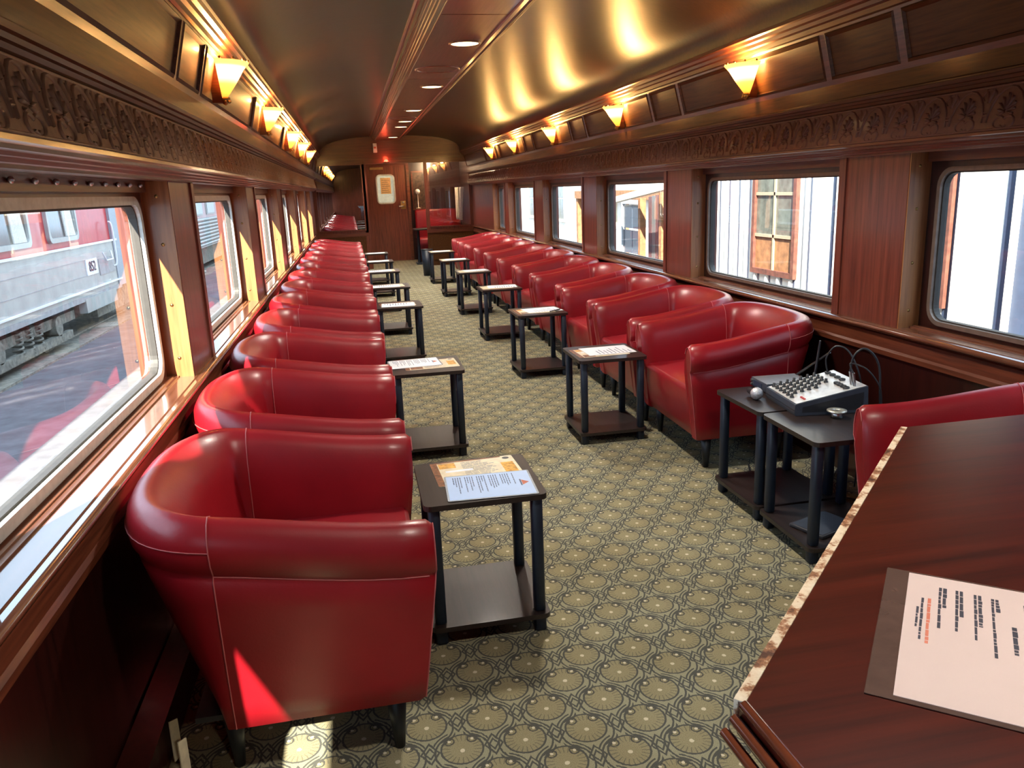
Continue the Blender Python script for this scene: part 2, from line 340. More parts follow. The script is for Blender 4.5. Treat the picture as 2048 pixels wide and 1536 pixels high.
for side, sx, posts, frm in (('left', -1, LPOST, FRIEZE_L), ('right', 1, RPOST, FRIEZE_R)):
    wl = sempty('wall_'+side, f'{side} car wall of dark mahogany with windows and embossed frieze')
    def X(v): return sx*v
    def bx(b, x0, x1, *r): return b.box(min(X(x0), X(x1)), max(X(x0), X(x1)), *r)
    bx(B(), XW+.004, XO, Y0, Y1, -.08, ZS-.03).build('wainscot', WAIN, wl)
    bx(B(), XW, XO, Y0, Y1, ZH, 2.42).build('header', MAHY, wl)
    # rail under the sill, nosing and sill plank
    B().profile([(X(a), z) for a, z in ((XW+.004, .575), (XW-.012, .58), (XW-.014, .60), (XW-.006, .61), (XW-.006, .665), (XW+.004, .67))], Y0, Y1).build('chair_rail', MAHY, wl)
    ns = [(1.50, .680), (1.405, .680)] + [(1.405-.013*sin(pi*k/6), .6925-.0125*cos(pi*k/6)) for k in range(1, 6)] + [(1.405, .705), (1.42, .703), (1.425, .706), (1.50, .709)]
    nb_ = B().profile([(X(a), z) for a, z in ns[1:8]], Y0, Y1, True); nb_.profile([(X(a), z) for a, z in ns[7:]], Y0, Y1); nb_.profile([(X(a), z) for a, z in ns[:2]], Y0, Y1); nb_.build('sill_nosing', SILL, wl)
    bx(B(), 1.355, XW, Y0, Y1, 0, .11).build('heater_duct', WAIN, wl)
    # cornice, frieze, upper mouldings
    B().profile([(X(a), z) for a, z in ((1.45, 1.421), (1.405, 1.421), (1.402, 1.428), (1.392, 1.430), (1.390, 1.438), (1.380, 1.440), (1.378, 1.447), (1.366, 1.450), (1.362, 1.458), (1.350, 1.462), (1.350, 1.472), (1.358, 1.474))], Y0, Y1).build('cornice_moulding', MAHY, wl)
    B().profile([(X(a), z) for a, z in ((1.385, 1.622), (1.374, 1.624), (1.370, 1.634), (1.360, 1.636), (1.357, 1.646), (1.346, 1.648), (1.343, 1.660), (1.352, 1.662), (1.352, 1.668), (1.362, 1.670), (1.366, 1.674), (1.362, 1.745))], Y0, Y1).build('letterboard_moulding', LETTER, wl)
    B().profile([(X(a), z) for a, z in ((1.300, 1.962), (1.288, 1.966), (1.284, 1.985), (1.270, 1.990), (1.266, 2.005), (1.250, 2.010), (1.244, 2.024), (1.235, 2.030), (1.235, 2.045), (1.27, 2.06))], Y0, Y1).build('crown_moulding', MAHY, wl)
    # embossed frieze: leaning board with raised palmettes
    fx0, fz0, fx1, fz1 = 1.356, 1.474, 1.385, 1.622
    fb = B().profile([(X(fx0), fz0), (X(fx1), fz1)], Y0, Y1)
    HF = sqrt((fx1-fx0)**2+(fz1-fz0)**2)
    def onf(y, v, h):         # along car, up the board, proud of it
        t = v/HF; nx, nz = -(fz1-fz0)/HF, (fx1-fx0)/HF
        return (X(fx0+(fx1-fx0)*t+nx*h), y, fz0+(fz1-fz0)*t+nz*h)
    def ridge(pts, wd, hh):
        vs = []; n = len(pts)
        for i, (a, v) in enumerate(pts):
            p, q = pts[max(0, i-1)], pts[min(n-1, i+1)]; dx, dy = q[0]-p[0], q[1]-p[1]; l = sqrt(dx*dx+dy*dy) or 1
            k = wd[i] if isinstance(wd, list) else wd
            vs += [onf(a-dy/l*k, v+dx/l*k, -.0005), onf(a, v, hh*1.15), onf(a+dy/l*k, v-dx/l*k, -.0005)]
        fb.add(vs, [(3*i+j, 3*i+j+1, 3*i+j+4, 3*i+j+3) for i in range(n-1) for j in (0, 1)], True)
    P = .175; yc = .45
    while yc < Y1-.12:
        for k in range(9):                                    # palmette petals
            a = radians(-104+26*k); ln = .052-.020*abs(k-4)/4
            ridge([(yc+sin(a)*ln*t, .058+cos(a)*ln*t*1.12) for t in (.15, .45, .75, .95, 1.05)], [.0015, .0032, .0055, .0052, .0012], .007)
        ridge([(yc+.078*sin(t), .040+.088*max(0, cos(t))**.8+.012*cos(2*t)) for t in [radians(-95+19*q) for q in range(11)]], .0042, .006)
        for m in (-1, 1):
            ridge([(yc+m*(.020+.024*sin(t)), .030+.020*cos(t)-.006) for t in [radians(-60+30*q) for q in range(9)]], .004, .005)
            ridge([(yc+m*(.0875-.016*t), .095+.045*t) for t in (0, .3, .6, 1)], [.006, .005, .007, .002], .006)
            ridge([(yc+m*(.0875-.030*sin(t)), .118+.020*cos(t)) for t in [radians(20*q) for q in range(8)]], .003, .004)
        ridge([(yc-.012, .014), (yc, .006), (yc+.012, .014)], .004, .004)
        ridge([(yc+.0875-.012, .052), (yc+.0875+.012, .052)], .0045, .006); ridge([(yc+.0875-.012, .062), (yc+.0875+.012, .062)], .003, .005)
        yc += P
    for v in (.004, HF-.004): ridge([(Y0, v), (Y1, v)], .004, .004)
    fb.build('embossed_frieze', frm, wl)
    # upper veneered panels between stiles
    bl = B().profile([(X(1.372), 1.735), (X(1.306), 1.985)], Y0, Y1); bl.build('letterboard_backing', PANEL, wl)
    def onp(y, z, h):
        t = (z-1.735)/.25; return (X(1.372-.066*t - h*.967), y, z + h*.255)
    def panel(ya, yb):
        pb = B(); z0, z1 = 1.757, 1.950
        i0 = [(ya, z0), (yb, z0), (yb, z1), (ya, z1)]; d = .018; i1 = [(ya+d, z0+d), (yb-d, z0+d), (yb-d, z1-d), (ya+d, z1-d)]
        im = [((a[0]+b_[0])/2, (a[1]+b_[1])/2) for a, b_ in zip(i0, i1)]
        vs = [onp(*p, .010) for p in i0] + [onp(*p, .016) for p in im] + [onp(*p, .003) for p in i1]
        pb.add(vs, [(r*4+i, r*4+(i+1) % 4, r*4+4+(i+1) % 4, r*4+4+i) for r in (0, 1) for i in range(4)] + [(8, 9, 10, 11)])
        pb.build('panel', PANEL, wl)
    def slab(y0, y1, z0, z1, nm):
        vs = [onp(y0, z0, .010), onp(y1, z0, .010), onp(y1, z1, .010), onp(y0, z1, .010), onp(y0, z0, -.01), onp(y1, z0, -.01), onp(y1, z1, -.01), onp(y0, z1, -.01)]
        B().add(vs, [(0, 1, 2, 3), (0, 4, 5, 1), (2, 6, 7, 3), (0, 3, 7, 4), (1, 5, 6, 2)]).build(nm, MAHY, wl)
    slab(Y0, Y1, 1.735, 1.757, 'rail'); slab(Y0, Y1, 1.950, 1.985, 'rail')
    edges = []
    for k, (a, b_) in enumerate(posts[:-1]):
        edges += [(a-.04, a), (b_, b_+.04)]
        panel(a, b_)
        nxt = posts[k+1][0]; panel(b_+.04, nxt-.04)
    edges.append((posts[-1][0]-.04, posts[-1][0])); panel(posts[-1][0], Y1-.05)
    for a, b_ in edges:
        slab(a, b_, 1.757, 1.950, 'stile')
    # posts and windows
    for k, (a, b_) in enumerate(posts):
        pst = B(); bx(pst, XW, XO, a, b_, ZS-.03, ZH); pst.build('pilaster', MAHZ, wl)
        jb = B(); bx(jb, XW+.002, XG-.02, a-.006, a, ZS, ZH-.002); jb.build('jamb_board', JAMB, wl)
        if k < len(posts)-1:
            tb = B(); bx(tb, XW-.008, XW+.02, b_-.045, b_+.004, ZS, ZH); tb.build('edge_strip', MAHZ, wl)
        if k > 1:
            for z in (1.37, 1.20, .98, .78): child('screw', screw_me, wl, (X(XW+.045), a-.006, z))
    for k in range(len(posts)-1):
        wa, wb = posts[k][1], posts[k+1][0]
        if wb < -.5: continue
        wn += 1
        near = 'nearest' if k == 1 else ORD[k-1] + ' from the front' if k > 1 else 'behind the camera'
        wd = sempty(f'window_{wn}', f'rounded train window in the {side} wall, {near}')
        to = lambda u, v, d: (X(d), u, v)
        hole = rrect(wa+.055, wb-.055, .730, 1.362, .075)
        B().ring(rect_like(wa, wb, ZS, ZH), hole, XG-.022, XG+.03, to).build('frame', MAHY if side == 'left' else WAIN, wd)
        inn = rrect(wa+.073, wb-.073, .748, 1.344, .06)
        gi = .0 if side == 'left' else .010
        B().ring(rrect(wa+.045+gi, wb-.045-gi, .720+gi, 1.372-gi, .085-gi), inn, XG-.030, XG+.012, to).build('gasket', ALU if side == 'left' else BRONZE, wd)
        B().ring(inn, rrect(wa+.079, wb-.079, .754, 1.338, .055), XG-.016, XG+.01, to).build('seal', GASK, wd)
        pv = [to(u, v, XG) for u, v in rrect(wa+.07, wb-.07, .745, 1.347, .06)]
        B().add(pv, [tuple(range(len(pv)))]).build('pane', GLASS, wd)
        lg = B(); bx(lg, 1.485, XG-.022, wa, wb, ZS-.01, .714); bx(lg, 1.500, 1.506, wa, wb, .714, .718); lg.build('ledge', SILL, wd)
        bl = B(); bx(bl, XG-.045, XG-.022, wa+.012, wb-.012, 1.385, ZH); bl.build('blind_box', MAHY, wd)
        if side == 'left' and k == 1:
            for q in range(11): child('curtain_hook', hook_me, wd, (X(XG-.052), 1.62+.135*q, 1.408))
struct(B().box(-1.62, 1.62, Y0-.1, Y0, -.08, 2.42).build('wall_near', MAHZ), 'mahogany end wall behind the camera')
struct(B().box(-1.62, 1.62, Y0-.1, YD+.15, 2.42, 2.5).build('ceiling_roof', MAHX), 'outer roof above the vaulted ceiling')
# ceiling vault
vp = []
for k in range(25):
    t = pi*k/24; ct, st = cos(t), sin(t)
    vp.append((1.245*math.copysign(abs(ct)**.8, ct), 2.04+.295*abs(st)**.75))
cl = struct(B().profile(vp, Y0, Y1+.02, True).build('ceiling', CEILM), 'dark varnished barrel ceiling with streaky grain')
# centre soffit
SX = -.05
so_ = sempty('trim_1', 'dropped centre ceiling strip of veneered panels with ribbed mouldings')
for m in (-1, 1):
    pr = [(.275, 2.335), (.275, 2.312), (.262, 2.310), (.262, 2.300), (.250, 2.298), (.248, 2.290), (.236, 2.288), (.234, 2.278), (.222, 2.276), (.220, 2.264), (.196, 2.260), (.190, 2.266), (.180, 2.268)]
    B().profile([(SX+m*a, z) for a, z in pr], Y0, Y1).build('side_moulding', MAHY, so_)
    pr2 = [(.275, 2.340), (.300, 2.322), (.308, 2.326), (.314, 2.316), (.325, 2.322), (.33, 2.345)]
    B().profile([(SX+m*a, z) for a, z in pr2], Y0, Y1).build('outer_bead', MAHY, so_)
ys = [-2.6, -.42, 2.06, 4.55, 7.03, 9.51, 11.5, 13.2, 14.8]
for a, b_ in zip(ys[:-1], ys[1:]): B().box(SX-.19, SX+.19, a+.008, b_-.008, 2.267, 2.29).build('soffit_panel', STRIPM, so_)
B().box(SX-.19, SX+.19, Y0, Y1, 2.285, 2.30).build('backing', GASK, so_)
dl_l = B().lathe([(.0005, .004), (.088, .004), (.088, .0)], n=24).build('lens', LENS, link=False).data
dl_r = B().lathe([(.088, .006), (.090, -.002), (.098, -.006), (.106, -.002), (.106, .006)], n=24).build('trim_ring', MAHX, link=False).data
for k, y in enumerate((-1.4, .75, 3.1, 5.39, 7.52, 9.63, 11.06, 11.95, 14.1)):  # the three nearest are unseen, added to brighten the foreground
    d = thing('downlight', f'{ORD[k]} round glowing downlight counted from the camera end of the ceiling strip, the nearest three added and unseen', 'downlight', (.015, y, 2.262), 0, 'ceiling strip downlights')
    child('lens', dl_l, d); child('trim_ring', dl_r, d)
    li = bpy.data.lights.new('downlight_bulb', 'SPOT'); li.energy = 26 if y == .75 else 42; li.color = (1, .91, .79); li.spot_size = radians(132); li.spot_blend = .5; li.shadow_soft_size = .08
    lo = bpy.data.objects.new('bulb_light', li); C.objects.link(lo); lo.parent = d; lo.location = (0, 0, -.02)
for y, nm in ((6.49, 'near'), (10.59, 'far')):
    g = thing('ceiling_grille', f'round wooden vent ring in the ceiling strip, the {nm}er one' if nm == 'near' else 'round wooden vent ring far along the ceiling strip', 'vent', (-.045, y, 2.266), 0, 'ceiling vents')
    B().lathe([(.175, .0), (.172, -.008), (.158, -.008), (.155, 0)], n=32).build('rim', MAHX, g)
    B().lathe([(.155, -.001), (.10, -.004), (.0005, -.004)], n=32).build('disc', STRIPM, g)
# ---------------------------------------------------------------- far bulkhead, passage and door
wf = sempty('wall_far', 'mahogany bulkhead at the far end with two glazed partitions')
hp = [(x, z) for x, z in vp if abs(x) < 1.3]
n_ = len(hp)
B().add([(x, Y1, 1.93) for x, z in hp]+[(x, Y1, z+.02) for x, z in hp], [(i, i+1, n_+i+1, n_+i) for i in range(n_-1)]).build('arched_panel', ARCH, wf)
B().box(-1.43, 1.43, Y1-.04, Y1+.05, 1.86, 1.955).build('beam', MAHX, wf)
B().box(-1.43, 1.43, Y1-.055, Y1-.035, 1.945, 1.965).build('beam_moulding', MAHX, wf)
B().box(-1.62, 1.62, Y1+.03, Y1+.05, 1.955, 2.42).build('upper_infill', MAHX, wf)
for nm, x0, x1 in (('left', -1.43, -.50), ('right', .56, 1.43)):
    to = lambda u, v, d: (u, d, v)
    B().ring(rect_like(x0, x1, .66, 1.90, 1), rect_like(x0+.05, x1-.05, .71, 1.86, 1), Y1-.03, Y1+.03, to).build('partition_frame', MAHZ, wf)
    B().ring(rect_like(x0+.042, x1-.042, .702, 1.868, 1), rect_like(x0+.06, x1-.06, .72, 1.85, 1), Y1-.045, Y1-.01, to).build('bead', MAHZ, wf)
    B().add([(x0+.05, Y1, .71), (x1-.05, Y1, .71), (x1-.05, Y1, 1.86), (x0+.05, Y1, 1.86)], [(0, 1, 2, 3)]).build('partition_pane', MIRRORGLASS[nm], wf)
    B().box(x0, x1, Y1-.02, Y1+.02, 0, .66).build('dado', PANEL, wf)
    B().box(x0, x1, Y1-.035, Y1-.02, .60, .66).build('dado_rail', MAHX, wf)
    B().box(x0+.08, x1-.08, Y1-.03, Y1-.02, .10, .52).build('dado_panel', PANEL, wf)
B().box(-.56, -.47, Y1-.03, YD, 0, 1.93).build('passage_wall', MAHZ, wf)
B().box(-1.62, 1.62, YD, YD+.1, 0, 2.42).build('end_wall', WAIN, wf)
B().box(-1.62, 1.62, Y1+.02, YD, 2.02, 2.06).build('passage_ceiling', MAHX, wf)
for m in (-1, 1): B().box(m*1.525-.095, m*1.525+.095, Y1, YD, 0, 2.42).build('passage_side', WAIN, wf)
dr = sempty('door_1', 'dark mahogany end door with a rounded window and a notice')
to = lambda u, v, d: (u, d, v)
B().ring(rect_like(-.44, .34, .01, 1.87), rrect(-.245, .095, 1.15, 1.69, .07), YD-.05, YD-.01, to).build('leaf', MAHZ, dr)
B().ring(rrect(-.262, .112, 1.133, 1.707, .085), rrect(-.235, .085, 1.16, 1.68, .06), YD-.062, YD-.045, to).build('window_rim', ALU, dr)
pv = [(u, YD-.03, v) for u, v in rrect(-.24, .09, 1.155, 1.685, .06)]
B().add(pv, [tuple(range(len(pv)))]).build('pane', emit('daylit_pane', (.50, .54, .44), .16), dr)
B().box(-.17, .03, YD-.040, YD-.034, 1.33, 1.64).build('notice', plain('notice_paper', (.85, .52, .25), .6), dr)
nb = B()
for q in range(7): nb.box(-.15, .01-.02*(q % 3), YD-.0415, YD-.0405, 1.36+.038*q, 1.366+.038*q)
nb.build('notice_lines', INK, dr)
B().box(-.36, -.10, YD-.062, YD-.05, 1.80, 1.845).build('door_plate', BRASS, dr)
B().ring(rect_like(-.50, .40, 0, 1.93, 1), rect_like(-.44, .34, .01, 1.87, 1), YD-.08, YD-.005, to).build('door_frame', MAHX, dr)
B().rbox(.20, .30, YD-.062, YD-.05, 1.02, 1.18, .004).build('lock_plate', BRASS, dr)
hb = B(); hb.tube([(.25, YD-.06, 1.08), (.25, YD-.11, 1.08), (.16, YD-.11, 1.075)], .011); hb.sphere((.25, YD-.075, 1.15), .022); hb.build('handle', STEEL, dr)

def lamp_thing():
    pass
rl = thing('warning_lamp', 'small red glowing lamp on the far beam above the passage', 'lamp', (-.10, Y1-.06, 1.90)); 
B().lathe([(.0005, .03), (.03, .02), (.04, -.005), (.04, -.01)], n=14).build('dome', REDLAMP, rl)
B().lathe([(.04, -.01), (.048, -.014), (.048, -.02), (.0005, -.02)], n=14).build('base', BRASS, rl)
li = bpy.data.lights.new('red_bulb', 'POINT'); li.energy = .7; li.color = (1, .08, .03); li.shadow_soft_size = .04
lo = bpy.data.objects.new('bulb_light', li); C.objects.link(lo); lo.parent = rl; lo.location = (0, -.10, .05)
dt = thing('wall_box', 'small white switch box at the far end of the ceiling strip', 'switch', (-.28, Y1-.06, 2.12))
B().rbox(-.035, .035, -.03, .02, -.07, .09, .006).build('case', WHITEP, dt); B().box(-.02, .02, -.033, -.029, 0, .03).build('button', INKRED, dt)
pc = thing('framed_picture', 'narrow framed picture on the end wall right of the door', 'picture', (.62, YD-.03, 1.35))
B().ring(rect_like(-.18, .18, -.36, .40, 1), rect_like(-.15, .15, -.33, .37, 1), -.02, .02, to).build('frame', MAHX, pc)
B().box(-.155, .155, -.005, .005, -.335, .375).build('print', plain('picture_print', (.06, .035, .025), .3, 0, .6, 14, .7), pc)
wl2 = thing('globe_light', 'small white globe lamp on a thin stem right of the end door', 'lamp', (.54, YD-.20, 1.02))
B().lathe([(.0005, 0), (.05, 0), (.05, .015), (.008, .025), (.006, .28)], n=12).build('stem', STEEL, wl2); B().sphere((0, 0, .33), .05).build('globe', WHITEP, wl2)
bk = thing('banquette', 'red upholstered bench seat beyond the right partition', 'bench', (.98, 16.0, 0))
B().rbox(-.52, .40, -.28, .20, .12, .46, .04).build('seat', LEATHER, bk); B().rbox(-.52, .40, .12, .26, .40, 1.0, .04).build('backrest', LEATHER, bk)
B().box(-.50, .38, -.24, .20, 0, .13).build('plinth', MAHX, bk)
ft = thing('pedestal_table', 'dark table on a single post at the mouth of the passage', 'table', (.58, 15.25, 0))
B().rbox(-.24, .24, -.20, .20, .64, .67, .008).build('tabletop', DARKWOOD, ft); B().tube([(-.16, 0, .02), (-.16, 0, .64)], .03).build('pole', POLE, ft); B().rbox(-.22, .22, -.16, .16, 0, .03, .008).build('base', POLE, ft)
for i, (yy, lb) in enumerate(((15.25, 'white curtain tied back, the nearer of two behind the right partition glass'), (15.95, 'white curtain hanging straight, the farther of two behind the right partition glass'))):
    cb = B(); rows = 14
    vs = []; cols = 22
    for r in range(rows):
        t = r/(rows-1); z = 1.40-.62*t; wv = .26*(1-.65*t) if i == 0 else .20-.04*t
        yy0 = yy+(.30*t if i == 0 else 0)
        for c in range(cols):
            s_ = c/(cols-1); vs.append((1.30+.03*sin(s_*26), yy0-wv/2+wv*s_, z))
    cb.add(vs, [(r*cols+c, r*cols+c+1, (r+1)*cols+c+1, (r+1)*cols+c) for r in range(rows-1) for c in range(cols-1)], True)
    ob = cb.build('curtain', CURTAIN); tag(ob, lb, 'curtain', 'far compartment curtains')
    sm_ = ob.modifiers.new('thickness', 'SOLIDIFY'); sm_.thickness = .004
li = bpy.data.lights.new('compartment_bulb', 'POINT'); li.energy = 14; li.color = (1, .72, .42); li.shadow_soft_size = .06
clp = thing('dome_light', 'small ceiling light of the compartment past the right partition', 'lamp', (.85, 15.6, 2.02))
B().lathe([(.10, 0), (.095, -.03), (.05, -.055), (.0005, -.06)], n=16).build('dome', LENS, clp)
lo = bpy.data.objects.new('bulb_light', li); C.objects.link(lo); lo.parent = clp; lo.location = (0, 0, -.12)

# ================================================================== ARMCHAIRS
def make_chair():
    root = thing('tub_armchair', '', 'armchair', (0, 0, 0))
    path = []
    for k in range(8): path.append((.35-.47*k/7, .385, 0, 1))
    for k in range(1, 24):
        t = pi*k/24; x = -.12-.23*sin(t)**.85; y = .385*math.copysign(abs(cos(t))**.8, cos(t)); path.append((x, y, 0, 0))
    for k in range(8): path.append((-.12+.47*k/7, -.385, 0, -1))
    n = len(path); nor = []
    for i in range(n):
        a, b_ = path[max(0, i-1)], path[min(n-1, i+1)]; dx, dy = b_[0]-a[0], b_[1]-a[1]; l = sqrt(dx*dx+dy*dy); nor.append((-dy/l, dx/l))
    nor = [(-a, -b_) if (a*p[0]+b_*p[1]) < 0 and p[0] < -.1 else (a, b_) for (a, b_), p in zip(nor, path)]
    nor = [((0, 1) if p[3] == 1 else (0, -1) if p[3] == -1 else q) for q, p in zip(nor, path)]
    def zr(x): t = min(1, max(0, (.35-x)/.66)); return .618+.080*(t*t*(3-2*t))
    def sec(i, shrink=0):
        x, y, _, _ = path[i]; nx, ny = nor[i]; z = zr(x); bk = max(0, -nx); out = []
        prof = [(.118, .30), (.112, .42), (.106, z-.14), (.098, z-.075), (.086, z-.035), (.068, z-.009), (.046, z), (.024, z-.009), (.008, z-.034), (0, z-.066), (.004, z-.100), (.017, z-.124), (.020, z-.130), (.013, z-.140), (.014, z-.20), (.02, .34), (.028, .22), (.035, .155), (.055, .148), (.10, .148)]
        for j, (d, zz) in enumerate(prof):
            t = max(0, min(1, (z-.12-zz)/(z-.12-.15)))
            lean = .125*bk*t
            if j < 4: d = d+.03*bk
            out.append(Vector((x-nx*d+lean, y-ny*d, zz)))
        return out
    secs = [sec(i) for i in range(n)]; m = len(secs[0])
    def endcap(s0, dx):
        c = sum(s0, Vector())/m; o = []
        for p in s0:
            q = p.copy(); q.y = c.y+(p.y-c.y)*.80; q.z = p.z-(.012 if p.z > .5 else 0)+(.006 if p.z < .2 else 0); q.x += dx; o.append(q)
        return o
    for s_ in (secs[0], secs[-1]):
        for p in s_:                             # fronts lean back towards the base
            p.x -= .045*max(0, (.5-p.z)/.35)
    secs = [endcap(secs[0], .014)] + secs + [endcap(secs[-1], .014)]
    b = B(); vs = [p for s_ in secs for p in s_]; N_ = len(secs)
    b.add(vs, [(i*m+j, i*m+(j+1) % m, (i+1)*m+(j+1) % m, (i+1)*m+j) for i in range(N_-1) for j in range(m)], True)
    b.add(secs[0], [tuple(range(m))]); b.add(secs[-1], [tuple(range(m))])
    b.build('shell', LEATHER, root)
    # seat and front apron
    sb = B(); bm = bmesh.new(); bmesh.ops.create_grid(bm, x_segments=10, y_segments=10, size=1)
    for v in bm.verts:
        u, q = v.co.x, v.co.y
        v.co = Vector((.055+.27*u, .285*q, .400+.028*(1-u**4)*(1-q**4)))
    bm.verts.index_update(); sb.add([v.co[:] for v in bm.verts], [[v.index for v in f.verts] for f in bm.faces], True); bm.free()
    pr = [(.325, .40), (.335, .392), (.340, .375), (.337, .30), (.318, .20), (.306, .155), (.29, .15)]
    sb.add([(x, y, z) for y in (-.285, .285) for x, z in pr], [(i, i+1, len(pr)+i+1, len(pr)+i) for i in range(len(pr)-1)], True)
    sb.build('seat', LEATHER, root)
    B().box(-.22, .30, -.30, .30, .150, .165).build('base_board', GREYDK, root)
    st = B()
    k0 = [k for k in range(n) if path[k][3] == 1]; k1 = [k for k in range(n) if path[k][3] == -1]; ka = [k for k in range(n) if path[k][3] == 0]
    S2 = secs[1:-1]
    for ks in (k0, k1): st.tube([S2[k][12] + Vector((0, nor[k][1]*.0015, 0)) for k in ks], .0016, 5)
    st.tube([S2[k][9] + Vector((nor[k][0], nor[k][1], 0))*.0006 for k in [k0[-1]]+ka+[k1[0]]], .0014, 5)
    for k in (k0[-1], k1[0]): st.tube([p + (p-Vector((path[k][0], path[k][1]*.87, p.z))).normalized()*.0008 + Vector((0, 0, .0006)) for p in S2[k][1:18]], .0016, 5)
    for e in (0, -1): st.tube([p + Vector((.0015, 0, 0)) for p in (secs[0] if e == 0 else secs[-1])[4:18]], .0018, 5)
    st.build('stitching', STITCH, root)
    for lx, ly in ((.25, .30), (.25, -.30), (-.14, .27), (-.14, -.27)):
        B().lathe([(.0005, 0), (.013, 0), (.026, .152), (.0005, .152)], (lx, ly, 0), 12).build('leg', LEGM, root)
    return root
proto = make_chair()
first = True
LCH = [2.03+.865*i for i in range(13)]
RCH = [3.65, 4.47, 5.30, 6.22, 7.10, 7.95, 8.80, 9.63, 10.43, 11.22, 12.01]
for i, y in enumerate(LCH):
    lb = 'red leather tub armchair nearest the camera, under the left windows' if i == 0 else f'red leather tub armchair, {ORD[i]} from the camera in the left row'
    jit = 0 if i == 0 else random.uniform(-.02, .02)
    if first: proto.location = (-1.042, y, 0); proto['label'] = lb; proto['group'] = 'left row of tub armchairs'; first = False
    else: dup(proto, (-1.042+random.uniform(-.008, .006), y, 0), jit, lb, 'left row of tub armchairs')
r0 = dup(proto, (1.03, 1.775, 0), pi-.28, 'red leather tub armchair half hidden behind the bar counter', 'right row of tub armchairs')
for i, y in enumerate(RCH):
    lb = 'red leather tub armchair beside the audio mixer tables' if i == 0 else f'red leather tub armchair, {ORD[i]} from the mixer tables in the right row'
    dup(proto, (1.035+.03*min(1, i/5), y, 0), pi+random.uniform(-.02, .03), lb, 'right row of tub armchairs')

# ================================================================== SIDE TABLES
def make_table():
    t = thing('side_table', '', 'side table')
    tp = rrect(-.185, .185, -.19, .19, .022, 4)
    B().prism(tp, .446, .463).build('tabletop', DARKWOOD, t); B().prism(tp, .052, .068).build('lower_shelf', DARKWOOD, t)
    pole = B().rbox(-.017, .017, -.017, .017, .066, .447, .006, 1).build('pole', POLE, link=False).data
    foot = B().rbox(-.018, .018, -.018, .018, 0, .054, .005, 1).build('foot', POLE, link=False).data
    for sx in (-1, 1):
        for sy in (-1, 1): child('pole', pole, t, (sx*.155, sy*.155, 0)); child('foot', foot, t, (sx*.155, sy*.155, 0))
    return t
tproto = make_table(); first = True
TABS = []
LT = [2.32, 4.05, 6.43, 7.80, 9.40, 10.80, 12.30]
RT = [4.02, 5.60, 7.15, 8.76, 10.37, 11.94]
spots = [(-.481, y, 'left', i) for i, y in enumerate(LT)] + [(.485, y, 'right', i) for i, y in enumerate(RT)]
for x, y, sd, i in spots:
    lb = f'dark two-tier side table, {"nearest the camera" if i == 0 else ORD[i]+" from the camera"} along the {sd} chairs'
    if sd == 'right' and i == 0: lb = 'dark two-tier side table in front of the nearest right chairs'
    if first: tproto.location = (x, y, 0); tproto['label'] = lb; tproto['group'] = 'two-tier side tables'; first = False
    else: dup(tproto, (x, y, 0), random.uniform(-.03, .03), lb, 'two-tier side tables')
dup(tproto, (.875, 2.885, 0), .01, 'dark two-tier side table under the radio receiver', 'two-tier side tables')
dup(tproto, (.875, 2.487, 0), -.01, 'dark two-tier side table under the round metal puck, touching its twin', 'two-tier side tables')

# papers on the tables
def lines(b, x0, x1, y0, y1, n, z, seed, wd=.0035, gap=0):
    rr = random.Random(seed)
    for k in range(n):
        y = y1-(y1-y0)*(k+.5)/n
        if gap and k % gap == gap-1: continue
        e = x0+(x1-x0)*rr.uniform(.55, 1); xx = x0
        while xx < e-.004:
            q = min(e, xx+rr.uniform(.008, .022)); b.add([(xx, y-wd/2, z), (q, y-wd/2, z), (q, y+wd/2, z), (xx, y+wd/2, z)], [(0, 1, 2, 3)]); xx = q+.0025
def quad(b, x0, x1, y0, y1, z): b.add([(x0, y0, z), (x1, y0, z), (x1, y1, z), (x0, y1, z)], [(0, 1, 2, 3)]); return b
def menu(x, y, rz, lb, detail=True, z=.4632, sc=1):
    t = thing('menu_card', lb, 'menu', (x, y, z), rz, 'colour menu cards on the side tables')
    B().prism(rrect(-.14*sc, .14*sc, -.108*sc, .108*sc, .006, 2), 0, .0012).build('card', CREAM, t)
    if detail:
        a = B(); quad(a, -.14, -.118, -.108, .108, .0014); quad(a, -.118, .10, .098, .108, .0014); quad(a, -.112, -.05, -.10, -.05, .0014); a.build('brown_border', BROWNP, t)
        o = B(); quad(o, -.115, -.060, .045, .094, .0015); quad(o, .088, .130, -.055, .045, .0015); o.build('food_picture', ORANGE, t)
        l = B(); lines(l, -.04, .075, -.09, .09, 16, .0016, 3, .003); l.build('menu_print', INKBLUE, t)
        g = B(); g.lathe([(.0005, .0016), (.012, .0016)], (.115, .085, 0), 12); g.build('emblem', GREYDK, t)
        wq = B(); quad(wq, -.10, -.01, .005, .022, .0017); wq.build('pale_banner', WHITEP, t)
    return t
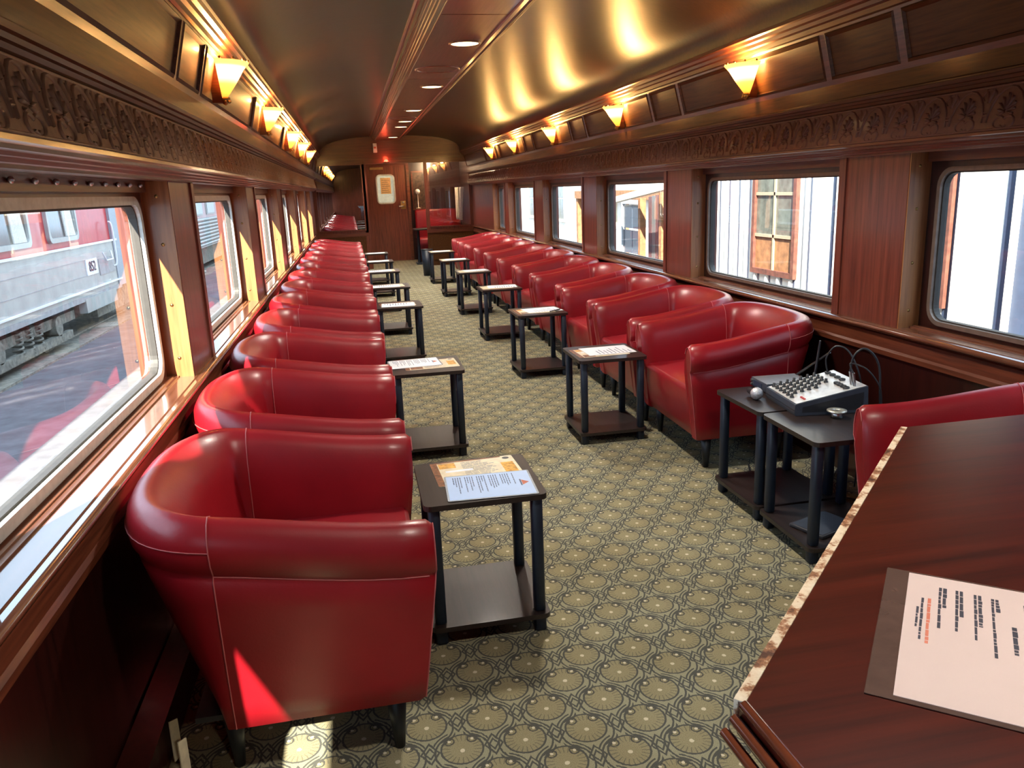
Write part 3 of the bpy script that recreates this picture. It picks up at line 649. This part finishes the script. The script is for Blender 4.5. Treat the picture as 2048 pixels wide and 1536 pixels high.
def sheet(x, y, rz, lb, z=.4650, detail=True, mat=None, sx=.130, sy=.098):
    t = thing('info_sheet', lb, 'paper', (x, y, z), rz, 'printed sheets on the side tables')
    B().prism(rrect(-sx-.006, sx+.006, -sy-.006, sy+.006, .006, 2), 0, .0007).build('laminate', plain('clear_laminate', (.55, .58, .62), .15, 0, .9) if detail else ALU, t)
    B().prism(rrect(-sx, sx, -sy, sy, .002, 1), .0007, .0012).build('page', mat or WHITEP, t)
    l = B()
    rr = random.Random(5)
    for k in range(26 if detail else 9):          # lines run across the short side of the page
        n_ = 26 if detail else 9
        if detail and k % 5 == 4: continue
        xx = -sx+.02+(2*sx-.065)*k/n_; e = rr.uniform(-.06, .01) if k % 3 else rr.uniform(-.02, .05)
        yy = sy-.014
        while yy > e:
            q = max(e, yy-rr.uniform(.008, .02)); quad(l, xx, xx+(.0028 if detail else .006), q, yy, .0014); yy = q-.0022
    l.build('print', INKBLUE, t)
    if detail:
        g = B(); g.add([(sx-.030, .020, .0014), (sx-.030, -.024, .0014), (sx-.008, -.002, .0014)], [(0, 1, 2)]); g.build('logo', INKRED, t)
        g = B(); quad(g, sx-.036, sx-.031, -.028, .024, .0015); g.build('logo_band', INKBLUE, t)
    return t
menu(-.470, 2.39, .04, 'colourful menu card under the window-tinted sheet on the nearest left table')
sheet(-.452, 2.245, -.05, 'laminated white page tinted with window reflection, with logo on the nearest left table', mat=WINTINTP)
menu(-.455, 4.06, .03, 'colourful menu card on the second left table')
sheet(-.535, 4.11, .06, 'folded white printed page on the second left table', .4650)
for i, y in enumerate(LT[2:]):
    menu(-.49, y, random.uniform(-.08, .08), f'cream menu card on the {ORD[i+2]} side table of the left row', i == 0)
    sheet(-.50+random.uniform(-.03, .03), y-.03, random.uniform(-.1, .1), f'white page on the {ORD[i+2]} side table of the left row', detail=False)
for i, y in enumerate(RT):
    menu(.46, y, random.uniform(-.06, .06), f'cream menu card on the {ORD[i]} side table of the right row', i < 2)
    sheet(.51+random.uniform(-.02, .02), y+.02, random.uniform(-.12, .12)+pi, f'white page on the {ORD[i]} side table of the right row', detail=False)
pen = B().tube([(0, -.06, 0), (0, .06, 0)], .004).build('pen', BLACK); pen.location = (.60, 5.52, .4705); pen.rotation_euler = (0, 0, -.9); tag(pen, 'thin dark pen lying on papers of the second right table', 'pen')

# ================================================================== AUDIO GEAR
mx = thing('audio_mixer', 'small black and silver audio mixer with knobs on two side tables', 'audio mixer', (.955, 2.73, .4634), -.12)
mx.scale = (1, 1.12, 1.1)
mb = B(); sp_ = [(-.145, 0), (-.150, .012), (-.148, .040), (.135, .092), (.140, .02), (.13, 0)]
mb.add([(x, y, z) for y in (-.125, .125) for x, z in sp_], [tuple(range(6)), tuple(range(11, 5, -1))]+[(i, (i+1) % 6, 6+(i+1) % 6, 6+i) for i in range(6)])
mb.build('case', BLACKMETAL, mx)
def onm(x, y, h=0):
    t = (x+.148)/.283; return Vector((x-.18*h, y, .040+.052*t+h*.98))
fp = B(); fp.add([onm(-.142, -.120, .0015), onm(.132, -.120, .0015), onm(.132, .120, .0015), onm(-.142, .120, .0015)], [(0, 1, 2, 3)]); fp.build('front_panel', MIXTOP, mx)
for y in (-.1255, .1255):
    sbx = B(); sbx.add([(-.12, y, .010), (.12, y, .010), (.12, y, .072), (-.12, y, .030)], [(0, 1, 2, 3)]); sbx.build('side_recess', BLACK, mx)
gr = B().box(-.1512, -.149, -.122, .122, .018, .021).build('front_groove', BLACK, mx)
kn = B().lathe([(.0085, 0), (.0085, .003), (.0058, .005), (.0052, .014), (.0005, .0145)], n=10).build('knob', BLACK, link=False).data
for r in range(7):
    for c in range(6):
        x = -.125+.028*r; y = .105-.031*c
        if c > 3 and r > 4: continue
        if c > 4 and r > 0: continue
        child('knob', kn, mx, onm(x, y, .0018))
jk = B().lathe([(.012, 0), (.012, .006), (.007, .006), (.006, .002), (.0005, .002)], n=12).build('jack_socket', BLACK, link=False).data
for c in range(4): child('jack_socket', jk, mx, onm(.098, .100-.036*c, .0018))
for c in range(4): child('jack_socket', jk, mx, onm(.065, -.03-.022*c, .0018))
bt = B().box(-.004, .004, -.003, .003, 0, .004).build('button', REDP, link=False).data
for c in range(3): child('button', bt, mx, onm(-.10, -.075-.012*c, .0018))
pl = B()
for c in (0, 1): pl.tube([onm(.098, -.075-.022*c, .002), onm(.098, -.075-.022*c, .05)], .0055)
pl.build('plug', STEEL, mx)
def wmx(p): return Matrix.Rotation(-.12, 4, 'Z') @ Vector((p[0], p[1]*1.12, p[2]*1.1)) + Vector((.955, 2.73, .4634))
def spline(pts, n=8):
    pts = [Vector(p) for p in pts]; out = []
    for i in range(len(pts)-1):
        p0, p1, p2, p3 = pts[max(0, i-1)], pts[i], pts[i+1], pts[min(len(pts)-1, i+2)]
        for k in range(n):
            t = k/n; out.append(.5*((2*p1)+(p2-p0)*t+(2*p0-5*p1+4*p2-p3)*t*t+(3*p1-p0-3*p2+p3)*t**3))
    return out+[pts[-1]]
def cable(name, pts, r, lb, mat=BLACK, cat='cable'):
    return tag(B().tube(spline(pts), r, 6).build(name, mat), lb, cat, 'audio cables')
cable('microphone_lead', [wmx(onm(.098, .100, .004)), wmx(onm(.098, .10, .06)), wmx((.12, .09, .19)), wmx((.16, .055, .17)), wmx((.20, .03, .06)), (1.22, 2.80, .30), (1.26, 2.88, .02)], .0035, 'black cable looping up from the mixer left of its antennas')
cable('audio_lead', [wmx(onm(.098, -.075, .05)), wmx((.10, -.075, .19)), wmx((.14, -.085, .215)), wmx((.185, -.10, .16)), wmx((.195, -.11, .03)), (1.15, 2.58, .30), (1.20, 2.62, .015)], .0045, 'thick black cable arching over the right end of the mixer')
cable('audio_lead', [wmx(onm(.098, -.097, .05)), wmx((.085, -.08, .165)), wmx((.13, -.115, .15)), wmx((.175, -.13, .09)), wmx((.19, -.13, .02)), (1.14, 2.56, .28), (1.18, 2.50, .015)], .0028, 'thin black cable looping tightly at the mixer plugs')
rc = thing('radio_receiver', 'flat black wireless receiver with two antennas behind the mixer', 'receiver', (.955, 3.0, .4634), -.06)
B().rbox(-.10, .10, -.075, .075, .003, .042, .003).build('case', BLACKMETAL, rc); B().box(-.102, -.099, -.03, .05, .012, .034).build('display', plain('lcd', (.03, .05, .09), .15), rc)
B().box(-.098, .098, -.073, .073, .0418, .0428).build('lid', plain('brushed_lid', (.30, .30, .30), .35, .6), rc)
kb = B(); kb.tube([(-.10, .062, .03), (-.108, .062, .03)], .006); kb.tube([(-.10, .062, .014), (-.108, .062, .014)], .006); kb.build('side_knobs', STEEL, rc)
B().tube([(.09, -.07, .03), (.11, -.08, .06), (.115, -.10, .22)], [.006, .006, .004]).build('antenna', GREYDK, rc)
B().tube([(.09, .06, .03), (.11, .03, .06), (.13, -.155, .18)], [.006, .006, .004]).build('antenna', GREYDK, rc)
mc = thing('microphone', 'handheld microphone with silver mesh head in front of the mixer', 'microphone', (.772, 2.868, .4634), 1.15)
B().sphere((0, 0, .026), .026, 14, 10).build('mesh_head', plain('mesh_steel', (.62, .63, .66), .4, .7, 0, 300, .5, .8), mc)
hd = B().lathe([(.0005, 0), (.020, .002), (.020, .010), (.016, .013), (.012, .06), (.0005, .061)], (0, 0, 0), 12).build('handle', BLACK, mc)
hd.rotation_euler = (0, radians(90), radians(20)); hd.location = (.012, .004, .022)
pk = thing('metal_puck', 'round metal puck with ring top on the mixer table', 'puck', (.925, 2.545, .4634))
B().lathe([(.0005, 0), (.021, 0), (.021, .022), (.014, .024)], n=20).build('base', STEEL, pk); B().lathe([(.013, .024), (.036, .024), (.036, .029), (.013, .030), (.013, .024)], n=24).build('ring', plain('pale_metal', (.6, .58, .5), .35, .6), pk)
pd = thing('tablet_pad', 'black square pad lying on the lower shelf of the mixer table', 'pad', (.84, 2.46, .0685), .35)
B().rbox(-.10, .10, -.075, .075, 0, .014, .004).build('cover', GREYDK, pd); B().box(-.092, .092, -.067, .067, .0138, .0146).build('face', BLACKMETAL, pd)
cu_ = thing('small_cup', 'short black cup with a shiny rim on the lower shelf beside the pad', 'cup', (.955, 2.40, .0685))
B().lathe([(.0005, 0), (.034, 0), (.040, .05), (.036, .05), (.030, .006), (.0005, .006)], n=18).build('body', BLACK, cu_)
B().lathe([(.036, .049), (.042, .049), (.042, .055), (.036, .055), (.036, .049)], n=18).build('rim', STEEL, cu_)
rnd = random.Random(11)
for q in range(7):
    cx_, cy_ = 1.17, 2.46; rr_ = rnd.uniform(.05, .12)
    pts = [(cx_+rr_*cos(a+q)*rnd.uniform(.7, 1.1), cy_+rr_*1.2*sin(a+q)*rnd.uniform(.7, 1.1), .012+.012*q*rnd.uniform(.5, 1)) for a in [k*1.0 for k in range(8)]]
    cable('coiled_lead', pts, .0042, ['red', 'black', 'red', 'black', 'red', 'black', 'red'][q]+f' cable loop, {ORD[q]} of the tangled heap behind the mixer tables', REDP if q % 2 == 0 else BLACK)
cable('floor_cable', [(.98, 3.30, .006), (.93, 3.15, .006), (.99, 2.99, .006), (1.10, 2.95, .006), (1.26, 3.05, .006), (1.34, 3.12, .006)], .005, 'black cable lying on the carpet behind the mixer table legs')
cable('floor_cable', [(1.05, 3.06, .006), (1.12, 2.86, .008), (1.2, 2.78, .006), (1.24, 2.62, .02)], .004, 'thin black cable running to the tangled cable heap')

# ================================================================== BAR COUNTER
ct = thing('bar_counter', 'polished mahogany bar counter with worn pale edges at lower right', 'counter', (0, 0, 0))
ZC = .94
cp = [(-.518, .20), (-.527, .510), (.065, 1.093), (1.34, 1.093), (1.34, .20)]
B().prism(cp, ZC-.03, ZC).build('countertop', COUNTER, ct)
def inset(d):
    k = d; return [(-.518+k, .20), (-.527+k, .51-k*.41), (.065+k*.42, 1.093-k), (1.34, 1.093-k), (1.34, .20)]
B().prism(inset(.03), ZC-.075, ZC-.03).build('counter_skirt', COUNTER, ct); B().prism(inset(.09), 0, ZC-.075).build('bar_front', MAHZ, ct)
ed = B()
a, b_ = Vector((-.527, .510)), Vector((.065, 1.093)); dv = (b_-a).normalized(); nv = Vector((-dv.y, dv.x))
for o0, o1, z0, z1 in ((-.006, .0035, ZC-.026, ZC+.0012),):
    q = [a+nv*o0, b_+nv*o0, b_+nv*o1, a+nv*o1]; ed.prism([(p.x, p.y) for p in q], z0, z1)
ed.build('worn_edge', COUNTER_EDGE, ct)
rb = B()
for k, z in enumerate((ZC-.002, ZC-.013, ZC-.024)):
    rb.tube([(-.512-.008*k, .20, z), (-.5235-.008*k, .506, z)], .0048, 8)
rb.build('edge_ribs', plain('varnished_rib', (.14, .035, .015), .15, 0, 1), ct)
for x in (-.1, .25, .6, .95): B().rbox(x, x+.28, 1.003, 1.012, .15, .78, .004).build('front_panel', MAHZ, ct)
mn = thing('drinks_menu', 'laminated white menu sheet lying on the bar counter', 'menu', (0, 0, ZC+.0006))
def zc(px, py):
    d = fw + r2*((px-1024)/FPX) - u2*((py-768)/FPX); t = (ZC+.001-CAM.z)/d.z; return CAM + d*t
A_ = Vector(zc(1775, 1135)[:2]); D_ = Vector(zc(1728, 1385)[:2]); ul = (A_-D_).normalized(); vl = Vector((ul.y, -ul.x)); HL = (A_-D_).length
def mq(b, s0, s1, t0, t1, z):     # s along the page (away from the left edge), t across it from the lower edge
    q = [D_+vl*s0+ul*t0, D_+vl*s1+ul*t0, D_+vl*s1+ul*t1, D_+vl*s0+ul*t1]; b.add([(p.x, p.y, z) for p in q], [(0, 1, 2, 3)]); return b
def slabm(s0, s1, t0, t1, z0, z1):
    b = B(); q = [D_+vl*s0+ul*t0, D_+vl*s1+ul*t0, D_+vl*s1+ul*t1, D_+vl*s0+ul*t1]; return b.prism([(p.x, p.y) for p in q], z0, z1)
slabm(0, .30, 0, HL, 0, .0006).build('laminate', PLASTICFILM, mn); slabm(.021, .295, .006, HL-.004, .0006, .0011).build('page', PINKP, mn)
tx = B(); tr = B(); rr = random.Random(2)
def tline(b, s, t1, t0, wd):
    t = t1
    while t > t0:
        q = max(t0, t-rr.uniform(.004, .014)); mq(b, s, s+wd*rr.uniform(.8, 1.1), q, t, .0013); t = q-.0011
k = HL/.241
for s, t1, t0, wd in ((.040, .165, .125, .004), (.047, .185, .103, .0045), (.075, .214, .130, .005), (.082, .214, .172, .0065), (.103, .214, .130, .005), (.110, .214, .160, .0065), (.133, .212, .122, .005), (.140, .212, .148, .0065), (.161, .210, .098, .005), (.168, .210, .184, .0065), (.190, .160, .110, .008), (.212, .208, .140, .005), (.219, .208, .128, .005), (.226, .208, .16, .0065), (.246, .208, .120, .005), (.253, .208, .150, .0065)):
    tline(tx, .021+(s-.021)*.52, t1*k, t0*k, wd*.5)
    if s > .15: tline(tx, .14+(s-.15)*.5, t1*k, t0*k*1.05, wd*.5)
tline(tr, .040, .186*k, .098*k, .0028)
tx.build('print', INK, mn); tr.build('red_print', INKRED, mn)

# ================================================================== WALL LAMPS
def make_lamp():
    t = thing('wall_lamp', '', 'wall lamp')
    # local: wall at x=0, lamp projects to +x
    B().lathe([(.018, -.085), (.030, -.070), (.070, -.015), (.100, .032), (.122, .055), (.126, .060), (.120, .060), (.097, .034), (.066, -.013), (.026, -.066), (.014, -.080)], (.012, 0, 0), 20, -pi/2, pi/2).build('shade', SHADE, t)
    B().box(-.03, .012, -.020, .020, -.105, .085).build('back_strip', MAHX, t)
    cb = B(); cb.lathe([(.0005, -.115), (.010, -.110), (.022, -.092), (.020, -.082), (.0005, -.080)], (.022, 0, 0), 12); cb.build('cup', BRASS, t)
    bd = B().sphere((0, 0, 0), .006, 6, 4).build('bead', BRASS, link=False).data
    for k in range(7):
        a = radians(-80+160*k/6); child('bead', bd, t, (.012+.123*cos(a), .123*sin(a), .066))
    for k in range(5):
        a = radians(-80+40*k); child('bead', bd, t, (.022+.02*cos(a), .02*sin(a), -.100))
    B().sphere((.055, 0, .005), .020, 10, 6).build('bulb', BULB, t)
    return t
lproto = make_lamp(); first = True
for sd, lst in (('left', (3.82, 5.75, 7.83, 9.45, 11.20)), ('right', (4.05, 6.13, 8.18, 10.14, 11.80))):
    vis = 0
    for y in lst:
        vis += 1
        lb = f'amber glass wall lamp above the {sd} windows, ' + ('nearest the camera' if vis == 1 else ORD[vis-1]+' from the camera')
        x, rz = (-1.318, 0) if sd == 'left' else (1.318, pi)
        if first: r = lproto; r.location = (x, y, 1.865); r['label'] = lb; r['group'] = 'amber wall lamps'; first = False
        else: r = dup(lproto, (x, y, 1.865), rz, lb, 'amber wall lamps')
        li = bpy.data.lights.new('lamp_bulb', 'POINT'); li.energy = 3.3; li.color = (1, .56, .17); li.shadow_soft_size = .03
        lo = bpy.data.objects.new('bulb_light', li); C.objects.link(lo); lo.parent = r; lo.location = (.068, 0, .060)

# ================================================================== SMALL FLOOR THINGS
bn = thing('waste_bin', 'slim dark blue bin beside the last right side table', 'bin', (.37, 13.05, 0))
B().lathe([(.0005, 0), (.075, 0), (.095, .42), (.088, .42), (.07, .02), (.0005, .02)], n=16).build('body', POLE, bn); B().lathe([(.088, .418), (.098, .418), (.098, .43), (.088, .43), (.088, .418)], n=16).build('rim', BLACK, bn)
pp = thing('pale_strips', 'invented pale strips at the wall behind the nearest left chair', 'strap', (-1.335, 1.78, 0))
for dx, dy, h in ((0, 0, .10), (.03, -.06, .085)):  # invented pale strips in place of sunlit glimpses behind the chair
    B().add([(dx, dy, .02), (dx+.012, dy+.03, .02), (dx+.012, dy+.03, .02+h), (dx, dy+.004, .02+h*1.1)], [(0, 1, 2, 3)]).build('strip', CREAM, pp).modifiers.new('thickness', 'SOLIDIFY').thickness = .003

# ================================================================== OUTSIDE, LEFT: TRAINS
XT = -5.8
tr_ = thing('passenger_car', 'red and silver passenger car numbered 852 outside the nearest left window', 'train car', (XT, 16, -1.1))
def tb(name, mat, x0, x1, y0, y1, z0, z1, par=None, r=None):
    b = B(); a = (x0-XT, x1-XT, y0-16, y1-16, z0+1.1, z1+1.1)
    (b.rbox(*a, r) if r else b.box(*a)); return b.build(name, mat, par or tr_)
tb('body', TSILVER, XT-2.9, XT, 3.0, 18.45, -.31, .60)
tb('upper_body', TRED, XT-2.9, XT-.03, 3.0, 18.45, .60, 2.2)
tb('roof', TSILVER, XT-2.95, XT+.0, 3.0, 24.5, 2.2, 2.55, None, .12)
tb('belt_trim', WHITEP, XT, XT+.03, 3.0, 18.45, .595, .635); tb('lower_trim', WHITEP, XT, XT+.035, 3.0, 18.45, -.225, -.195)
tb('seam', TGREY, XT, XT+.006, 3.0, 17.2, .335, .345); tb('seam', TGREY, XT, XT+.006, 3.0, 17.2, .045, .055)
tb('skirt', TGREY, XT-.05, XT+.01, 3.0, 18.4, -.40, -.31)
for y0, y1 in ((8.2, 10.6), (11.2, 13.85), (14.62, 16.12)):
    f_ = B().ring(rrect(y0-16, y1-16, 1.84, 2.66, .12), rrect(y0+.08-16, y1-.08-16, 1.92, 2.58, .08), -.03, .03, lambda u, v, d: (d, u, v)).build('window_frame', TSILVER, tr_)
    pv = [(-.01, u, v) for u, v in rrect(y0+.06-16, y1-.06-16, 1.9, 2.6, .08)]
    B().add(pv, [tuple(range(len(pv)))]).build('pane', TDARK, f_)
    cu = B()
    for q in range(8): cu.tube([(.004, y1-.62+.06*q-16, 1.93), (.004, y1-.70+.05*q-16, 2.58)], .026, 5)
    cu.build('curtain', CURTAIN, f_)
tb('door_post', plain('blue_grey_paint', (.30, .36, .42), .5), XT-.4, XT+.02, 18.2, 19.3, -.35, 2.2)
tb('vestibule', TRED, XT-2.8, XT-.25, 19.3, 24.5, .60, 2.2); tb('vestibule_base', TSILVER, XT-2.8, XT-.25, 19.3, 24.5, -.31, .60)
for q in range(9): tb('louvre', WHITEP, XT-.25, XT-.21, 19.5, 20.6, .02+.075*q, .055+.075*q)
hr = B().tube(spline([(.06, 1.85, 1.2), (.12, 1.9, 1.3), (.12, 1.9, 2.0), (.06, 1.9, 2.1)], 4), .02, 6).build('grab_rail', WHITEP, tr_)
st = B().tube([(.05, 1.25, 1.52), (.09, 1.30, 1.35), (.09, 1.75, 1.35), (.05, 1.80, 1.52)], .018, 6).build('step_iron', WHITEP, tr_)
tb('service_hatch', TGREY, XT, XT+.012, 17.05, 18.1, -.02, .30)
np_ = tb('number_plate', WHITEP, XT, XT+.02, 16.25, 16.92, .045, .345)
fc = bpy.data.curves.new('number', 'FONT'); fc.body = '852'; fc.size = .27; fc.align_x = 'CENTER'; fc.align_y = 'CENTER'; fc.extrude = .004
fo = bpy.data.objects.new('number_text', fc); C.objects.link(fo)
dg = bpy.context.evaluated_depsgraph_get(); dg.update()
me = bpy.data.meshes.new_from_object(fo.evaluated_get(dg)); bpy.data.objects.remove(fo)
me.materials.clear(); me.materials.append(INK); nt_ = bpy.data.objects.new('number', me); C.objects.link(nt_); nt_.parent = np_
nt_.rotation_euler = (pi/2, 0, pi/2); nt_.location = (.026, .585, 1.295)
# running gear
tb('underframe_box', TUNDER, XT-1.6, XT-.15, 17.0, 19.6, -.85, -.35); tb('battery_box', TSILVER, XT-.12, XT+.02, 15.9, 17.9, -.62, -.36)
tb('truck_frame', TUNDER, XT-.30, XT-.12, 11.2, 15.6, -.66, -.50); tb('equalizer_bar', TUNDER, XT-.16, XT-.06, 11.6, 15.2, -.93, -.80)
for y in (12.2, 14.6):
    B().tube([(-.42, y-16, .43), (-.28, y-16, .43)], .43, 24).build('wheel', TUNDER, tr_); B().tube([(-.28, y-16, .45), (-.06, y-16, .45)], .17, 14).build('journal_box', TUNDER, tr_)
for y in (13.0, 13.4, 13.8):
    B().tube([(-.14+.075*cos(t), y-16+.075*sin(t), .22+.012*t/1.0) for t in [k*pi/5 for k in range(56)]], .02, 5).build('coil_spring', TUNDER, tr_)
B().tube([(-.10, 12.9-16, .70), (-.10, 14.4-16, .80)], .05, 8).build('brake_rod', TUNDER, tr_); B().tube([(-.30, 14.7-16, .74), (-.30, 15.5-16, .74)], .17, 14).build('air_tank', plain('blue_tank', (.25, .30, .42), .4), tr_)
B().box(-3.0, .1, -13, 20, 0, .035).build('track_bed', TUNDER, tr_)
rail = B().box(-.42, -.34, -13, 30, .0, .06).build('rail', TUNDER, tr_)
t2 = thing('fluted_car', 'silver fluted passenger car seen through the second left window', 'train car', (XT-.1, 36, -1.1))
def tc(name, mat, x0, x1, y0, y1, z0, z1): return B().box(x0, x1, y0, y1, z0, z1).build(name, mat, t2)
tc('body', TSILVER, -2.8, 0, -11, 16, .85, 1.85); tc('upper_body', plain('pinkish_paint', (.55, .40, .42), .5), -2.8, -.02, -11, 16, 1.85, 3.1); tc('roof', TSILVER, -2.85, .02, -11, 16, 3.1, 3.5); tc('underframe', TUNDER, -2.4, -.2, -11, 16, .25, .85)
fl = B().tube([(0, -11, 0), (0, 16, 0)], .055, 6).build('flute', TSILVER, link=False).data
for q in range(8): child('flute', fl, t2, (.01, 0, .95+.12*q))
for q in range(10):
    f_ = tc('window_frame', TSILVER, -.02, .02, -10.4+2.5*q, -8.7+2.5*q, 1.95, 2.75); B().box(.0, .03, -10.3+2.5*q, -8.8+2.5*q, 2.0, 2.7).build('pane', DIRTY, f_)

# ================================================================== OUTSIDE, RIGHT: BUILDINGS
XB = 4.6
sh = thing('metal_shed', 'white ribbed metal shed with rusty windows outside the right windows', 'building', (XB, 8, -1.1))
wins = [(6.38, 7.48), (8.98, 10.08)]
pan_me = {}
y = 1.0
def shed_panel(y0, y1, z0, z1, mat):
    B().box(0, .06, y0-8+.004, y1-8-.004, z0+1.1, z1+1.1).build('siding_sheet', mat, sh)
ribs = []
y = -3.0
while y < 12.2:
    y1 = y+(.30 if y > 8.2 else .62); m_ = SHADESIDE if y1 < 6.1 else WSIDE; yn = min(y1, 12.2)
    seg = [(y, yn)]
    hit = [w_ for w_ in wins if y < w_[1] and yn > w_[0]]
    if hit:
        shed_panel(y, yn, -1.1, .09, m_); shed_panel(y, yn, 1.75, 3.6, m_)
        w_ = hit[0]
        if y < w_[0]: shed_panel(y, w_[0], .09, 1.75, m_)
        if yn > w_[1]: shed_panel(w_[1], yn, .09, 1.75, m_)
    else: shed_panel(y, yn, -1.1, 3.6, m_)
    ribs.append((y, m_, bool(hit) and (hit[0][0] < y < hit[0][1]))); y = y1
for y, m_, cut in ribs:
    for z0, z1 in (((-1.1, .09), (1.75, 3.6)) if cut else ((-1.1, 3.6),)):
        B().add([(.0, -.035+y-8, z0+1.1), (-.035, -.018+y-8, z0+1.1), (-.035, .018+y-8, z0+1.1), (0, .035+y-8, z0+1.1), (.0, -.035+y-8, z1+1.1), (-.035, -.018+y-8, z1+1.1), (-.035, .018+y-8, z1+1.1), (0, .035+y-8, z1+1.1)], [(0, 1, 5, 4), (1, 2, 6, 5), (2, 3, 7, 6)]).build('rib', m_, sh)
        B().box(-.006, .0, y-8+(-.07 if y > 8.3 else .035), y-8+(-.03 if y > 8.3 else .125), z0+1.1, z1+1.1).build('rib_shadow_strip', RIBSHADE, sh)  # dark strip stands in for the shadow beside the rib
for y0, y1 in wins:
    f_ = B().ring(rect_like(y0-8, y1-8, 1.19, 2.85, 1), rect_like(y0+.07-8, y1-.07-8, 1.26, 2.78, 1), -.05, .04, lambda u, v, d: (d, u, v)).build('window_frame', RUST, sh)
    ym = (y0+y1)/2
    for r, (z0, z1) in enumerate(((1.26, 1.68), (1.72, 2.22), (2.26, 2.78))):
        for a, b_ in ((y0+.07, ym-.02), (ym+.02, y1-.07)): B().box(-.01, .01, a-8, b_-8, z0, z1).build('pane', RUSTP if r == 0 else DIRTY, f_)
    mb = B(); mb.box(-.03, .02, ym-.02-8, ym+.02-8, 1.26, 2.78); mb.box(-.03, .02, y0+.07-8, y1-.07-8, 1.68, 1.72); mb.box(-.03, .02, y0+.07-8, y1-.07-8, 2.22, 2.26); mb.build('glazing_bar', PALEBAR, f_)
B().box(0, 4, -11, 4.2, 4.6, 4.75).build('roof', WSIDE, sh)
pr_ = thing('porch', 'sloping pale eave over maroon boards outside the fourth right window', 'porch', (XB, 14.5, -1.1))
B().add([(-.1, -1.9, 2.48), (-.1, 3.2, 2.00), (-.1, 3.2, 1.90), (-.1, -1.9, 2.36), (.05, -1.9, 2.48), (.05, 3.2, 2.00), (.05, 3.2, 1.90), (.05, -1.9, 2.36)], [(0, 1, 2, 3), (4, 7, 6, 5), (0, 4, 5, 1), (3, 2, 6, 7), (0, 3, 7, 4), (1, 5, 6, 2)]).build('fascia', plain('eave_paint', (.78, .70, .52), .6), pr_)
for q in range(14):
    yq = -1.9+.19*q; B().box(.45, .5, yq+.005, yq+.185, 0, 2.40-.094*(yq+1.9)).build('board', MAROON if q % 3 else GREYB, pr_)
for yq in (-.55, .55): B().box(.20, .32, yq, yq+.12, 0, 2.38-.094*(yq+1.9)).build('timber_post', RUSTP, pr_)
wf_ = B().ring(rect_like(.85, 2.1, .9, 2.1, 1), rect_like(.93, 2.02, .98, 2.02, 1), .34, .42, lambda u, v, d: (d, u, v)).build('window_frame', TGREY, pr_)
for a in (.95, 1.5): 
    for z in (1.0, 1.52): B().box(.37, .39, a, a+.5, z, z+.48).build('pane', SLATE, wf_)
hs = thing('white_house', 'bright white house with a brown beam beyond the far right windows', 'building', (7.2, 26, -1.1))
B().box(0, 5, -12, 14, 0, 5.0).build('wall', WSIDE, hs); B().box(-.35, .1, -9, 1.0, 2.0, 2.25).build('beam', RUSTP, hs)
for yq in (-9, -4, .8): B().box(-.3, -.15, yq, yq+.2, 0, 2.0).build('post', RUSTP, hs)
for yq in (-7.5, -2.5, 3.5, 8.5):
    f_ = B().ring(rect_like(yq, yq+1.4, 1.1, 2.9, 1), rect_like(yq+.1, yq+1.3, 1.2, 2.8, 1), -.06, .02, lambda u, v, d: (d, u, v)).build('window_frame', CREAM, hs)
    for a in (yq+.1, yq+.72): 
        for z in (1.2, 2.02): B().box(-.02, .01, a, a+.58, z, z+.76).build('pane', DIRTY, f_)
